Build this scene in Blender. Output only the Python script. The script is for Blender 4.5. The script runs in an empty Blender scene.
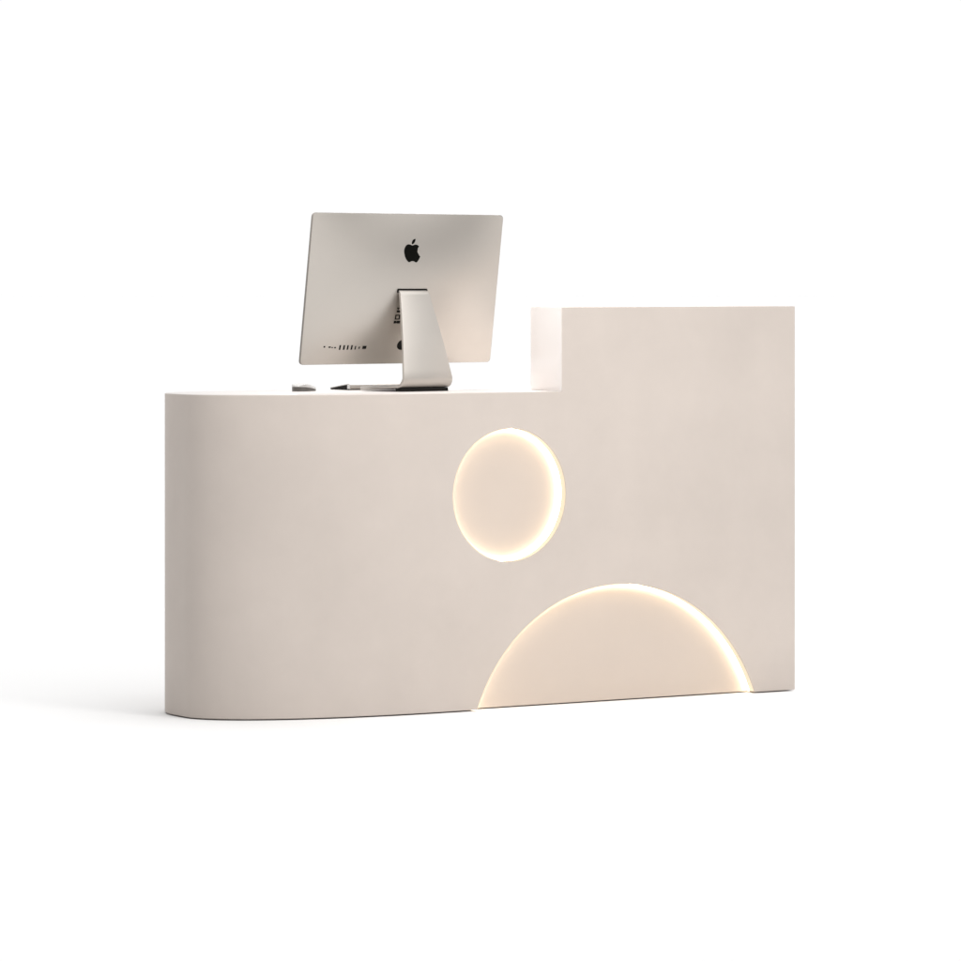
import bpy, bmesh, math
from mathutils import Vector, Matrix

scn = bpy.context.scene
col = scn.collection
R = math.radians

# ------------------------------------------------------------------ helpers
def tag(o, label=None, cat=None, kind=None):
    if label: o['label'] = label
    if cat: o['category'] = cat
    if kind: o['kind'] = kind
    return o

def empty(name, loc, rz=0.0):
    o = bpy.data.objects.new(name, None)
    o.empty_display_size = 0.1
    o.location = loc
    o.rotation_euler = (0, 0, rz)
    col.objects.link(o)
    return o

def link_mesh(name, me, mat, parent=None, smooth=30):
    me.materials.clear()
    me.materials.append(mat)
    if smooth:
        for p in me.polygons: p.use_smooth = True
        me.set_sharp_from_angle(angle=R(smooth))
    o = bpy.data.objects.new(name, me)
    col.objects.link(o)
    if parent: o.parent = parent
    return o

def obj(name, bm, mat, parent=None, smooth=30, bevel=0.0, seg=2, ang=40):
    bmesh.ops.recalc_face_normals(bm, faces=bm.faces[:])
    me = bpy.data.meshes.new(name)
    bm.to_mesh(me); bm.free()
    if bevel:
        me = apply_mods(me, bevel=bevel, seg=seg, ang=ang)
        me.name = name
    return link_mesh(name, me, mat, parent, smooth)

def apply_mods(me, cutters=(), bevel=0.0, seg=2, ang=40):
    o = bpy.data.objects.new('temporary', me)
    col.objects.link(o)
    for c in cutters:
        m = o.modifiers.new('cut', 'BOOLEAN')
        m.operation = 'DIFFERENCE'; m.object = c; m.solver = 'EXACT'
    if bevel:
        b = o.modifiers.new('bevel', 'BEVEL')
        b.width = bevel; b.segments = seg; b.limit_method = 'ANGLE'; b.angle_limit = R(ang)
        b.harden_normals = False
    bpy.context.view_layer.update()
    dg = bpy.context.evaluated_depsgraph_get()
    out = bpy.data.meshes.new_from_object(o.evaluated_get(dg))
    bpy.data.objects.remove(o)
    return out

def prism(bm, pts, axis, a, b):
    """closed prism: pts in the plane across axis, from a to b"""
    def P(p, t):
        if axis == 'z': return (p[0], p[1], t)
        if axis == 'y': return (p[0], t, p[1])
        return (t, p[0], p[1])
    lo = [bm.verts.new(P(p, a)) for p in pts]
    hi = [bm.verts.new(P(p, b)) for p in pts]
    n = len(pts)
    bm.faces.new(lo); bm.faces.new(hi)
    for i in range(n):
        bm.faces.new((lo[i], lo[(i+1) % n], hi[(i+1) % n], hi[i]))

def box(bm, x0, x1, y0, y1, z0, z1):
    prism(bm, [(x0, y0), (x1, y0), (x1, y1), (x0, y1)], 'z', z0, z1)

def rrect(w, h, r, n=8):
    out = []
    for cx, cy, a0 in ((w/2-r, h/2-r, 0), (-w/2+r, h/2-r, 90), (-w/2+r, -h/2+r, 180), (w/2-r, -h/2+r, 270)):
        for k in range(n+1):
            a = R(a0 + 90*k/n)
            out.append((cx + r*math.cos(a), cy + r*math.sin(a)))
    return out

def catmull(pts, n=6):
    out = []
    m = len(pts)
    for i in range(m):
        p0, p1, p2, p3 = (Vector(pts[(i+k-1) % m]) for k in range(4))
        for k in range(n):
            t = k/n
            out.append(0.5*((2*p1) + (-p0+p2)*t + (2*p0-5*p1+4*p2-p3)*t*t + (-p0+3*p1-3*p2+p3)*t**3))
    return [tuple(v) for v in out]

# ------------------------------------------------------------------ materials
def material(name, color, rough=0.5, metal=0.0, spec=0.5, var=0.0, vscale=4.0, bump=0.0, bscale=300.0,
             coat=0.0, aniso=None):
    m = bpy.data.materials.new(name)
    m.use_nodes = True
    nt = m.node_tree
    b = nt.nodes['Principled BSDF']
    b.inputs['Base Color'].default_value = (*color, 1)
    b.inputs['Roughness'].default_value = rough
    b.inputs['Metallic'].default_value = metal
    b.inputs['Specular IOR Level'].default_value = spec
    b.inputs['Coat Weight'].default_value = coat
    b.inputs['Coat Roughness'].default_value = 0.12
    tc = nt.nodes.new('ShaderNodeTexCoord')
    if var:
        # slight mottling of the coating: two scales of noise around the base colour
        n1 = nt.nodes.new('ShaderNodeTexNoise'); n1.inputs['Scale'].default_value = vscale
        n1.inputs['Detail'].default_value = 6; n1.inputs['Roughness'].default_value = 0.62
        nt.links.new(tc.outputs['Object'], n1.inputs['Vector'])
        mx = nt.nodes.new('ShaderNodeMix'); mx.data_type = 'RGBA'
        mx.inputs[6].default_value = (*[c*(1-var) for c in color], 1)
        mx.inputs[7].default_value = (*[min(1, c*(1+var)) for c in color], 1)
        nt.links.new(n1.outputs['Fac'], mx.inputs[0])
        nt.links.new(mx.outputs[2], b.inputs['Base Color'])
    if bump:
        n2 = nt.nodes.new('ShaderNodeTexNoise'); n2.inputs['Scale'].default_value = bscale
        n2.inputs['Detail'].default_value = 3
        nt.links.new(tc.outputs['Object'], n2.inputs['Vector'])
        bp = nt.nodes.new('ShaderNodeBump'); bp.inputs['Strength'].default_value = bump
        bp.inputs['Distance'].default_value = 0.002
        nt.links.new(n2.outputs['Fac'], bp.inputs['Height'])
        nt.links.new(bp.outputs['Normal'], b.inputs['Normal'])
    return m

def lamp_material(name, color, strength, base=(0.8, 0.8, 0.78)):
    m = bpy.data.materials.new(name); m.use_nodes = True
    b = m.node_tree.nodes['Principled BSDF']
    b.inputs['Base Color'].default_value = (*base, 1)
    b.inputs['Emission Color'].default_value = (*color, 1)
    b.inputs['Emission Strength'].default_value = strength
    return m

CREAM = material('cream_coating', (0.607, 0.541, 0.492), rough=0.62, spec=0.25, var=0.11, vscale=3.2, bump=0.06, bscale=420)
PANEL = material('recess_glow_cream', (0.625, 0.540, 0.474), rough=0.6, spec=0.25, var=0.04, vscale=4, bump=0.05, bscale=420)  # warmer than the shell: part of the LED glow is put into the colour
COUNTER = material('counter_laminate', (0.70, 0.655, 0.625), rough=0.34, spec=0.4, coat=0.15, var=0.01)
WHITE = material('white_laminate', (0.785, 0.743, 0.718), rough=0.28, spec=0.5, coat=0.3, var=0.01)
PLINTH = material('plinth_dark', (0.05, 0.046, 0.043), rough=0.7)
LED = lamp_material('led_warm', (1.0, 0.87, 0.66), 9.5)
LIP_GLOW = lamp_material('lip_glow', (1.0, 0.83, 0.61), 0.75, (0.18, 0.155, 0.12))  # own glow given to the recess lip so that it reads as lit
ALU = material('anodised_aluminium', (0.55, 0.512, 0.47), rough=0.40, metal=0.8, var=0.012, vscale=60, bump=0.03, bscale=900)
ALUSTAND = material('stand_aluminium', (0.52, 0.487, 0.45), rough=0.42, metal=0.5, var=0.015, vscale=30, bump=0.03, bscale=900)
RIM = material('rim_aluminium', (0.24, 0.22, 0.20), rough=0.5, metal=0.3)
BLACK = material('black_gloss', (0.004, 0.004, 0.003), rough=0.3, spec=0.06)
PORT = material('port_dark', (0.010, 0.009, 0.008), rough=0.5, spec=0.1)
GLASS = material('screen_glass', (0.008, 0.008, 0.009), rough=0.05, coat=0.5)
MATT_BLACK = material('matt_black', (0.012, 0.011, 0.010), rough=0.6, spec=0.15)
PWHITE = material('white_polycarbonate', (0.70, 0.685, 0.665), rough=0.16, coat=0.5)
DARKALU = material('mouse_base', (0.15, 0.14, 0.13), rough=0.4, metal=0.2)
KEYS = material('key_white', (0.82, 0.81, 0.80), rough=0.45)
FLOOR = material('white_floor', (0.91, 0.91, 0.91), rough=0.8, spec=0.1, var=0.004, vscale=2)

# ------------------------------------------------------------------ dimensions (m)
H = 1.05          # tall front
ZC = 0.8272       # counter height
Z0 = 0.0035       # shadow gap under the shell
XR = 0.7594       # right end
DEPTH = 0.50      # counter depth
TD = 0.151        # thickness of the tall front
REC = 0.038       # depth of the lit recesses
CIRC = (-0.1625, 0.559, 0.175)      # small round recess: x, z, radius
HALF = (0.180, -0.158, 0.4724)      # large recess, centre below the floor
A_END, B_END, X_END, P_END = 0.646, 0.25, -0.345, 2.2
R_BACK = 0.19     # radius of the rear left corner

def end_curve(inset=0.0, n=80):
    """left end: front tangent point, long rounded front corner, short straight end, rear corner"""
    a, b = A_END - inset, B_END - inset
    out = []
    for k in range(n+1):
        t = math.pi/2*k/n
        u = math.sin(t)
        out.append((X_END - a*u, B_END - b*math.sqrt(max(0.0, 1 - u**P_END))))
    xl = X_END - A_END
    r = R_BACK - inset
    for k in range(17):
        t = math.pi/2*k/16
        out.append((xl + R_BACK - r*math.cos(t), DEPTH - R_BACK + r*math.sin(t)))
    return out   # front -> left -> back

# ------------------------------------------------------------------ reception desk
desk = tag(empty('reception_desk', (0, 0, 0)),
           'cream curved reception counter with tall right front, glowing round recess and glowing arch recess',
           'reception desk')

def shell_mesh():
    bm = bmesh.new()
    V = bm.verts.new
    cur = end_curve()
    lo = [V((x, y, Z0)) for x, y in cur]
    hi = [V((x, y, ZC)) for x, y in cur]
    A0, A1 = V((XR, 0, Z0)), V((XR, 0, H))
    B0, B1 = V((XR, DEPTH, Z0)), V((XR, DEPTH, ZC))
    T0, T1 = V((XR, TD, ZC)), V((XR, TD, H))
    S0, S1 = V((0, 0, ZC)), V((0, 0, H))
    Q0, Q1 = V((0, TD, ZC)), V((0, TD, H))
    F = bm.faces.new
    for i in range(len(cur)-1):
        F((lo[i], lo[i+1], hi[i+1], hi[i]))
    F([lo[0], hi[0], S0, S1, A1, A0])                 # flush front
    F([lo[-1], B0, B1, hi[-1]])                       # back
    F([A0, A1, T1, T0, B1, B0])                       # right end
    F([S0, Q0, Q1, S1])                               # step
    F([Q0, T0, T1, Q1])                               # back of tall front
    F([S1, Q1, T1, A1])                               # top of tall front
    F([hi[k] for k in range(len(cur))] + [B1, T0, Q0, S0])
    F(lo[::-1] + [A0, B0])
    bmesh.ops.recalc_face_normals(bm, faces=bm.faces[:])
    me = bpy.data.meshes.new('shell'); bm.to_mesh(me); bm.free()
    return me

def cutter(cx, cz, r, n=160):
    bm = bmesh.new()
    prism(bm, [(cx + r*math.cos(2*math.pi*k/n), cz + r*math.sin(2*math.pi*k/n)) for k in range(n)], 'y', -0.05, REC)
    bmesh.ops.recalc_face_normals(bm, faces=bm.faces[:])
    me = bpy.data.meshes.new('cut'); bm.to_mesh(me); bm.free()
    o = bpy.data.objects.new('cut', me); col.objects.link(o)
    return o

c1, c2 = cutter(*CIRC), cutter(*HALF)
shell = apply_mods(shell_mesh(), (c1, c2), bevel=0.0012, seg=2, ang=50)
for c in (c1, c2): bpy.data.objects.remove(c)
shell.name = 'shell'
so = link_mesh('shell', shell, CREAM, desk, 20)
for p in so.data.polygons:          # the flat sides keep their true normal
    if p.normal.y < -0.9999 and all(so.data.vertices[i].co.y < 1e-4 for i in p.vertices): p.use_smooth = False
    elif p.area > 0.03 and max(abs(c) for c in p.normal) > 0.99999: p.use_smooth = False

# white laminate on the counter and on the step
bm = bmesh.new()
ct = end_curve(0.0022)
prism(bm, ct + [(XR-0.002, DEPTH-0.002), (XR-0.002, TD+0.002), (-0.002, TD+0.002), (-0.002, 0.0022)], 'z', ZC-0.004, ZC+0.0012)
obj('countertop', bm, COUNTER, desk, 30, bevel=0.0006)
bm = bmesh.new()
box(bm, -0.0022, 0.001, 0.0016, TD-0.0016, ZC+0.0013, H-0.0016)
obj('step_panel', bm, WHITE, desk, 30, bevel=0.0006)

bm = bmesh.new()
box(bm, 0.002, XR-0.002, TD-0.001, TD+0.0018, ZC+0.0013, H-0.0016)
obj('bounce_panel', bm, WHITE, desk, 30, bevel=0.0006)  # unseen white panel added to keep the bounce on the computer neutral

# set-back plinth
bm = bmesh.new()
prism(bm, end_curve(0.07) + [(XR-0.07, DEPTH-0.07), (XR-0.07, 0.07)], 'z', 0.0, Z0+0.001)
obj('plinth', bm, PLINTH, desk)

def arc_points(cx, cz, r, full, n=160, zmin=Z0):
    if full:
        return [(cx + r*math.cos(2*math.pi*k/n), cz + r*math.sin(2*math.pi*k/n)) for k in range(n)]
    a = math.asin((zmin - cz)/r)
    return [(cx + r*math.cos(a + (math.pi-2*a)*k/n), cz + r*math.sin(a + (math.pi-2*a)*k/n)) for k in range(n+1)]

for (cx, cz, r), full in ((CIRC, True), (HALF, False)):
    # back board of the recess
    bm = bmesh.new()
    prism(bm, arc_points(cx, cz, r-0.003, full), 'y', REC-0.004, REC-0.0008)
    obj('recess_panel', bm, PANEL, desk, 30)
    # the LED strip runs round the inner half of the recess wall, an added glowing ring round the outer half
    for nm, mat, y0, y1, th in (('led_strip', LED, 0.0225, REC-0.0045, 0.003), ('lip_glow_ring', LIP_GLOW, 0.0015, 0.0200, 0.002)):
        bm = bmesh.new()
        o_ = arc_points(cx, cz, r-0.0006, full, zmin=Z0+0.002); i_ = arc_points(cx, cz, r-th, full, zmin=Z0+0.002)
        ring = [[bm.verts.new((p[0], y, p[1])) for p in q] for q, y in ((o_, y0), (i_, y0), (i_, y1), (o_, y1))]
        n = len(o_)
        for k in range(n if full else n-1):
            k2 = (k+1) % n
            for q in range(4):
                bm.faces.new((ring[q][k], ring[q][k2], ring[(q+1) % 4][k2], ring[(q+1) % 4][k]))
        if not full:
            for k in (0, n-1): bm.faces.new([ring[q][k] for q in range(4)])
        obj(nm, bm, mat, desk, 30)

# ------------------------------------------------------------------ all-in-one computer seen from behind
ZT = ZC + 0.0012                     # top of the laminate
PSI, PIT = R(8.25), R(8.07)
PC = Vector((-0.3250, 0.270, 1.0977))  # centre of the screen edge plane
W, HH, BULGE = 0.650, 0.400, 0.037
comp = tag(empty('desktop_computer', (PC.x, PC.y, ZT), PSI),
           'silver all-in-one desktop computer on the low counter, seen from behind with black fruit emblem',
           'computer')
# local frame of the computer: x right, y away from the viewer, z up, origin on the counter
tilt = Matrix.Translation((0, 0, PC.z - ZT)) @ Matrix.Rotation(PIT, 4, 'X')

def bulge(u, v):
    fx = max(0.0, 1 - abs(2*u/W)**2.0); fy = max(0.0, 1 - abs(2*v/HH)**2.0)
    return BULGE*fx*fy

def on_back(u, v, lift=0.0):
    return tilt @ Vector((u, -bulge(u, v)-lift, v))

def back_bm(rim):
    bm = bmesh.new()
    base = rrect(W, HH, 0.011, 6)
    # densify the straight runs so the dome stays smooth
    out = []
    for i in range(len(base)):
        p, q = Vector(base[i]), Vector(base[(i+1) % len(base)])
        m = max(1, int((q-p).length/0.02))
        out += [tuple(p.lerp(q, k/m)) for k in range(m)]
    N = len(out)
    ts = [1-0.5*(k/26)**1.0*2 for k in range(26)]      # 1 -> ~0.04
    rings = []
    rings.append([bm.verts.new(tilt @ Vector((x, 0.0055, y))) for x, y in out])       # front edge of rim
    rings.append([bm.verts.new(tilt @ Vector((x, 0.0008, y))) for x, y in out])
    s = 1 - 0.0012/(W/2)
    for t in [s] + ts[1:]:
        rings.append([bm.verts.new(on_back(x*t, y*t)) for x, y in out])
    for a, b in (list(zip(rings, rings[1:]))[:2] if rim else list(zip(rings, rings[1:]))[2:]):
        for i in range(N):
            bm.faces.new((a[i], a[(i+1) % N], b[(i+1) % N], b[i]))
    if rim:
        bmesh.ops.delete(bm, geom=[v for v in bm.verts if not v.link_faces], context='VERTS')
        return bm
    c = bm.verts.new(on_back(0, 0))
    for i in range(N):
        bm.faces.new((rings[-1][i], rings[-1][(i+1) % N], c))
    bmesh.ops.delete(bm, geom=[v for v in bm.verts if not v.link_faces], context='VERTS')
    return bm
obj('back_cover', back_bm(False), ALU, comp, 40)
obj('edge_band', back_bm(True), RIM, comp, 40)

# screen glass on the user's side, with the metal chin below it
bm = bmesh.new()
prism(bm, [(x, y) for x, y in rrect(W-0.001, HH-0.001, 0.0105, 6)], 'y', 0.0045, 0.0065)
bmesh.ops.transform(bm, matrix=tilt, verts=bm.verts[:])
obj('screen', bm, GLASS, comp)

# emblem, traced outline laid on the dome
body = [(478,286),(440,270),(395,258),(350,265),(305,300),(275,350),(258,410),(256,470),(268,550),(295,630),(335,690),
        (370,724),(402,722),(438,703),(478,697),(518,705),(550,725),(590,724),(630,680),(662,620),(686,574),(650,545),
        (622,500),(608,440),(612,390),(632,345),(660,312),(625,277),(570,262),(520,275)]
leaf = [(476,256),(470,222),(486,170),(520,132),(574,114),(568,160),(548,200),(515,238)]
EC = (-0.004, 0.106)
def emblem(bm, pts):
    k = 35/961
    q = [((x-470)*k*0.00345 + EC[0], (420-y)*k*0.00272 + EC[1]) for x, y in catmull(pts, 4)]
    b2 = bmesh.new()
    hi = [b2.verts.new((u, 1, v)) for u, v in q]
    f = b2.faces.new(hi)
    bmesh.ops.triangulate(b2, faces=[f])
    bmesh.ops.subdivide_edges(b2, edges=b2.edges[:], cuts=3, use_grid_fill=True)
    edge = [e for e in b2.edges if e.is_boundary]
    ex = bmesh.ops.extrude_edge_only(b2, edges=edge)
    for v in ex['geom']:
        if isinstance(v, bmesh.types.BMVert): v.co.y = 0
    for v in b2.verts:
        v.co = on_back(v.co.x, v.co.z, 0.0005 if v.co.y > 0.5 else -0.0005)
    me = bpy.data.meshes.new('tmp'); b2.to_mesh(me); b2.free()
    bm.from_mesh(me); bpy.data.meshes.remove(me)
bm = bmesh.new(); emblem(bm, body); emblem(bm, leaf)
obj('emblem', bm, BLACK, comp, 20)

def plate(name, u, v, w, h, mat, r=0.0006, hole=False):
    """a dark opening let into the cover"""
    bm = bmesh.new()
    q = rrect(w, h, min(r, w*0.45, h*0.45), 3)
    lo = [bm.verts.new(on_back(u+a, v+b, -0.0006)) for a, b in q]
    hi = [bm.verts.new(on_back(u+a, v+b, 0.0003)) for a, b in q]
    bm.faces.new(hi); n = len(q)
    for i in range(n): bm.faces.new((lo[i], lo[(i+1) % n], hi[(i+1) % n], hi[i]))
    return obj(name, bm, mat, comp, 20)
PX, PZ = 0.00325, 0.00270
PU0, PV0 = -0.2055, -0.1535           # where x=340, y=347.5 of the row falls on the cover
for dx, dy, w, h, nm in ((-14.9,-0.6,1.6,1.6,'port'), (-9.8,-0.3,2.2,1.4,'port'), (-7.2,0.1,1.4,1.1,'port'), (-4.4,0.2,1.6,1.4,'port'),
                     (0.3,0,1.5,4.8,'port'), (4.3,0,1.6,4.8,'port'), (8.0,0,1.5,4.7,'port'), (11.9,0,1.6,4.7,'port'),
                     (15.6,0.3,1.2,3.8,'port'), (19.5,0.3,1.2,2.4,'port'), (24.6,0.0,3.9,3.2,'port')):
    plate(nm, PU0 + dx*PX, PV0 - dy*PZ, w*PX, h*PZ, PORT)
# regulatory symbols beside the stand and the mains inlet behind it
VU = -0.037
def mark(cells):
    bm = bmesh.new()
    for u, v, w, h in cells:
        q = [(u-w/2, v-h/2), (u+w/2, v-h/2), (u+w/2, v+h/2), (u-w/2, v+h/2)]
        lo = [bm.verts.new(on_back(a, b, -0.0004)) for a, b in q]
        hi = [bm.verts.new(on_back(a, b, 0.00025)) for a, b in q]
        bm.faces.new(hi)
        for i in range(4): bm.faces.new((lo[i], lo[(i+1) % 4], hi[(i+1) % 4], hi[i]))
    return bm
def V_(y): return -0.0375 - (y-303)*0.00270
cells = []
cells += [(VU+0.004, V_(304), 0.009, 0.0022), (VU+0.006, V_(302.2), 0.004, 0.0018)]
cells += [(VU-0.001, V_(306.2), 0.012, 0.0026), (VU-0.003, V_(307.4), 0.004, 0.003)]
cells += [(VU, V_(309.6), 0.013, 0.0055), ]
w_ = 0.0165
yc = V_(315.3)
cells += [(VU-0.001, yc+0.0052, w_, 0.0030), (VU-0.001, yc-0.0052, w_, 0.0030), (VU-0.0072, yc, 0.0042, 0.0076), (VU+0.0052, yc, 0.0042, 0.0076)]
cells += [(VU-0.0065, V_(320.3), 0.008, 0.0072), (VU+0.0045, V_(320.3), 0.011, 0.0072), (VU-0.001, V_(320.3), 0.006, 0.003)]
obj('regulatory_mark', mark(cells), PORT, comp, 0)
bm = bmesh.new()
pu, pv = -0.001, -0.147
lo = [on_back(pu+0.0175*math.cos(2*math.pi*k/32), pv+0.0145*math.sin(2*math.pi*k/32), -0.0006) for k in range(32)]
hi = [on_back(pu+0.0175*math.cos(2*math.pi*k/32), pv+0.0145*math.sin(2*math.pi*k/32), 0.0004) for k in range(32)]
lo = [bm.verts.new(p) for p in lo]; hi = [bm.verts.new(p) for p in hi]
bm.faces.new(hi)
for i in range(32): bm.faces.new((lo[i], lo[(i+1) % 32], hi[(i+1) % 32], hi[i]))
obj('mains_inlet', bm, PORT, comp, 20)

# stand: one bent plate, narrow where it folds into the cover, wide at the foot
def stand_bm():
    TH = 0.0085
    ztop = 1.0905 - ZT
    path = []            # centre line (y, z) and half width
    # horizontal lip out of the cover, rounding over into the leg
    y_in, y_leg0 = -0.020, -0.046
    path += [(y_in, ztop), (y_leg0+0.014, ztop)]
    for k in range(1, 9):
        a = R(90*k/8*0.92)
        path.append((y_leg0+0.014 - 0.014*math.sin(a), ztop-0.014 + 0.014*math.cos(a)))
    yb, zb = -0.100, 0.0365
    ys, zs = path[-1]
    for k in range(1, 13):
        t = k/12
        path.append((ys + (yb-ys)*t - 0.003*math.sin(math.pi*t), zs + (zb-zs)*t))
    rr = 0.0235
    for k in range(1, 11):
        a = R(100*k/10)
        path.append((yb + rr - rr*math.cos(a), zb - rr*math.sin(a)*0.98))
    zf = path[-1][1]
    for k in range(1, 7):
        path.append((path[-1][0] + 0.026, 0.0135 - 0.0013*k))
    def halfw(y, z, i):
        t = min(1, max(0, (ztop-z)/(ztop-0.012)))
        return 0.0475 + (0.086-0.0475)*t
    bm = bmesh.new()
    rows = []
    n = len(path)
    for i, (y, z) in enumerate(path):
        a = Vector(path[max(0, i-1)]); b = Vector(path[min(n-1, i+1)])
        d = (b-a).normalized(); nrm = Vector((-d.y, d.x))
        th = TH*0.5
        hw = halfw(y, z, i)
        c = Vector((y, z))
        o, q = c + nrm*th, c - nrm*th
        if i == n-1: hw -= 0.006
        rows.append([bm.verts.new((-hw, o.x, o.y)), bm.verts.new((hw, o.x, o.y)), bm.verts.new((hw, q.x, q.y)), bm.verts.new((-hw, q.x, q.y))])
    for a, b in zip(rows, rows[1:]):
        for k in range(4): bm.faces.new((a[k], a[(k+1) % 4], b[(k+1) % 4], b[k]))
    bm.faces.new(rows[0]); bm.faces.new(rows[-1])
    return bm
stand = obj('stand', stand_bm(), ALUSTAND, comp, 40, bevel=0.0012, seg=2, ang=60)
bm = bmesh.new()
prism(bm, rrect(0.164, 0.026, 0.006, 5), 'z', 0.0, 0.0090)
bmesh.ops.translate(bm, vec=(0, -0.0775, 0), verts=bm.verts[:])
obj('foot_shade_pad', bm, MATT_BLACK, stand)  # black pad enlarged to stand in for the shade under the bend
# slot the stand leaves the cover through, its shadow drawn as a dark slab
bm = bmesh.new()
prism(bm, rrect(0.101, 0.011, 0.003, 4), 'y', -0.0387, -0.030)
bmesh.ops.translate(bm, vec=(0, 0, 1.0925-ZT), verts=bm.verts[:])
obj('hinge_slot_shadow', bm, PORT, comp, 20)

# ------------------------------------------------------------------ keyboard behind the foot of the stand
kb = tag(empty('keyboard', (-0.280, 0.385, ZT), R(0.5)),
         'thin silver wedge keyboard lying on the counter behind the computer stand', 'keyboard')
KW, KD = 0.280, 0.108
bm = bmesh.new()
prof = [(0.004, 0.0016)]
for k in range(0, 9):
    a = R(-100 - 170*k/8)
    prof.append((0.0085 + 0.0075*math.cos(a), 0.0087 + 0.0072*math.sin(a)))
prof += [(0.016, 0.0162), (KD-0.002, 0.0052), (KD, 0.0042), (KD-0.001, 0.0022), (0.03, 0.0080), (0.017, 0.006)]
prism(bm, prof, 'x', -KW/2, KW/2)
obj('case', bm, ALUSTAND, kb, 35)
bm = bmesh.new()
prism(bm, [(0.006, 0.0), (KD-0.004, 0.0), (KD-0.001, 0.0030), (0.0165, 0.0142), (0.012, 0.0142)], 'x', -KW/2-0.0006, KW/2+0.0006)
obj('underside', bm, MATT_BLACK, kb, 35)
bm = bmesh.new()
prism(bm, [(0.003, 0.003), (0.0165, 0.003), (0.0165, 0.0148), (0.003, 0.0148)], 'x', -KW/2-0.0012, -KW/2+0.0005)
obj('end_cap', bm, PWHITE, kb, 35)
bm = bmesh.new()
for r_ in range(5):
    for c_ in range(14):
        x = -KW/2 + 0.012 + c_*0.0185; y = 0.024 + r_*0.0162
        zz = 0.0162 - (y-0.016)*0.0110/0.090
        s_ = len(bm.verts)
        box(bm, x, x+0.0155, y, y+0.0138, zz-0.002, zz+0.0008)
obj('keys', bm, KEYS, kb, 0)

# ------------------------------------------------------------------ mouse
ms = tag(empty('computer_mouse', (-0.563, 0.384, ZT), R(-52)),
         'small white computer mouse with dark base on the low counter, left of the keyboard', 'mouse')
def mouse_shape(z_lo, z_hi_fn, inset, L=0.098, Wd=0.055):
    bm = bmesh.new()
    out = []
    N = 48
    for k in range(N):
        a = 2*math.pi*k/N; c, s = math.cos(a), math.sin(a)
        out.append(((Wd/2)*math.copysign(abs(c)**0.92, c), (L/2)*math.copysign(abs(s)**0.92, s)))
    rings = [[bm.verts.new((x*(1-inset), y*(1-inset), z_lo(y/(L/2)))) for x, y in out]]
    for k in range(1, 12):
        t = math.cos(math.pi/2*k/12)
        rings.append([bm.verts.new((x*t*(1-inset*0.4), y*t*(1-inset*0.4), z_hi_fn(x*t/(Wd/2), y*t/(L/2)))) for x, y in out])
    top = bm.verts.new((0, 0, z_hi_fn(0, 0)))
    for a, b in zip(rings, rings[1:]):
        for i in range(N): bm.faces.new((a[i], a[(i+1) % N], b[(i+1) % N], b[i]))
    for i in range(N): bm.faces.new((rings[-1][i], rings[-1][(i+1) % N], top))
    bm.faces.new(rings[0])
    return bm
obj('top_shell', mouse_shape(lambda v: 0.0062-0.0052*math.sin(v*1.5), lambda u, v: 0.0064 - 0.0052*math.sin(v*1.5) + 0.0140*max(0, (1-v*v*0.96))**0.62*(max(0, 1-abs(u)**3))**0.5, 0.0), PWHITE, ms, 60)
obj('base', mouse_shape(lambda v: 0.0004, lambda u, v: 0.0056-0.0050*math.sin(v*1.5), 0.03), DARKALU, ms, 60)

# ------------------------------------------------------------------ floor
bm = bmesh.new()
bmesh.ops.create_circle(bm, cap_ends=True, segments=96, radius=400)
fl = obj('floor', bm, FLOOR, None, 0)
tag(fl, 'seamless white studio floor', None, 'structure')

# ------------------------------------------------------------------ light: white studio surround + soft key from the front right
w = bpy.data.worlds.new('World'); scn.world = w; w.use_nodes = True
nt = w.node_tree; nt.nodes.clear()
N = nt.nodes.new; L = nt.links.new
tc = N('ShaderNodeTexCoord')
dot = N('ShaderNodeVectorMath'); dot.operation = 'DOT_PRODUCT'
dot.inputs[1].default_value = (0.53, 0.848, 0.0)
L(tc.outputs['Generated'], dot.inputs[0])
mr = N('ShaderNodeMapRange'); mr.interpolation_type = 'SMOOTHSTEP'
mr.inputs['From Min'].default_value = 0.0; mr.inputs['From Max'].default_value = 0.65
mr.inputs['To Min'].default_value = 0.13; mr.inputs['To Max'].default_value = 1.015
L(dot.outputs['Value'], mr.inputs['Value'])
sep = N('ShaderNodeSeparateXYZ'); L(tc.outputs['Generated'], sep.inputs[0])
mz = N('ShaderNodeMapRange'); mz.interpolation_type = 'SMOOTHSTEP'
mz.inputs['From Min'].default_value = 0.35; mz.inputs['From Max'].default_value = 1.0
mz.inputs['To Min'].default_value = 0.0; mz.inputs['To Max'].default_value = 0.66
L(sep.outputs['Z'], mz.inputs['Value'])
ad = N('ShaderNodeMath'); ad.operation = 'ADD'
L(mr.outputs[0], ad.inputs[0]); L(mz.outputs[0], ad.inputs[1])
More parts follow.
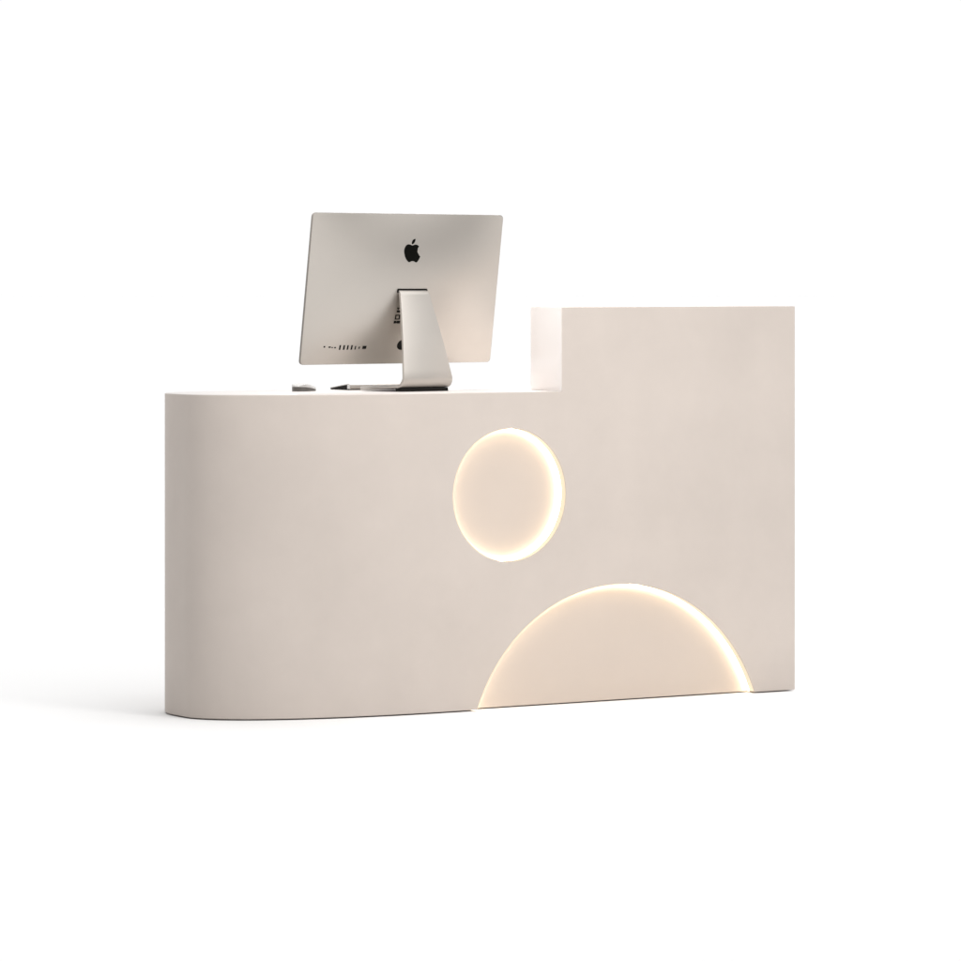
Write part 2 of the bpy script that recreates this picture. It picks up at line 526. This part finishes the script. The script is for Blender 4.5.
# one broad soft light high on the front right
kd = Vector((0.45*math.cos(R(56)), -0.893*math.cos(R(56)), math.sin(R(56))))
dk = N('ShaderNodeVectorMath'); dk.operation = 'DOT_PRODUCT'; dk.inputs[1].default_value = kd
L(tc.outputs['Generated'], dk.inputs[0])
mk = N('ShaderNodeMapRange'); mk.interpolation_type = 'SMOOTHSTEP'
mk.inputs['From Min'].default_value = 0.62; mk.inputs['From Max'].default_value = 0.95
mk.inputs['To Min'].default_value = 0.0; mk.inputs['To Max'].default_value = 1.2
L(dk.outputs['Value'], mk.inputs['Value'])
ad2 = N('ShaderNodeMath'); ad2.operation = 'ADD'
L(ad.outputs[0], ad2.inputs[0]); L(mk.outputs[0], ad2.inputs[1])
bg = N('ShaderNodeBackground'); bg.inputs['Color'].default_value = (1, 1, 1, 1)
L(ad2.outputs[0], bg.inputs['Strength'])
ow = N('ShaderNodeOutputWorld'); L(bg.outputs[0], ow.inputs['Surface'])

def area(name, loc, target, size, power, color=(1, 1, 1), spread=180):
    ld = bpy.data.lights.new(name, 'AREA'); ld.shape = 'SQUARE'; ld.size = size
    ld.energy = power; ld.color = color; ld.spread = R(spread)
    o = bpy.data.objects.new(name, ld); col.objects.link(o)
    o.location = loc
    o.rotation_euler = (Vector(target)-Vector(loc)).to_track_quat('-Z', 'Y').to_euler()
    return o
area('front_fill', (-0.22, -1.9, 2.1), (-0.2, 0, 0.6), 0.7, 19, (1.0, 0.97, 0.94))  # unseen fill added so the desk front fades towards its right end
area('step_fill', (-1.25, 0.14, 2.2), (0.0, 0.09, 0.95), 0.3, 3.0, (1.0, 0.98, 0.975), 70)  # unseen lamp added to brighten the step panel but not the left end
area('rear_fill', (0.5, 1.7, 2.6), (0.22, 0.3, 0.85), 0.4, 5, (1.0, 0.98, 0.97), 45)  # unseen lamp added so counter bounce lifts the computer's lower right

# ------------------------------------------------------------------ camera
cd = bpy.data.cameras.new('Camera'); cam = bpy.data.objects.new('Camera', cd); col.objects.link(cam)
cam.location = (-5.9953, -9.1893, 1.108)
cam.rotation_euler = (R(90), 0, R(-32))
cd.lens = 156.025; cd.sensor_width = 36; cd.sensor_fit = 'HORIZONTAL'
cd.shift_y = -0.20343
cd.clip_start = 0.1; cd.clip_end = 2000
scn.camera = cam

scn.view_settings.view_transform = 'Standard'; scn.view_settings.look = 'None'
scn.view_settings.exposure = 0; scn.view_settings.gamma = 1
scn.render.engine = 'CYCLES'
scn.cycles.use_denoising = True
scn.cycles.max_bounces = 8; scn.cycles.diffuse_bounces = 5
scn.render.film_transparent = False
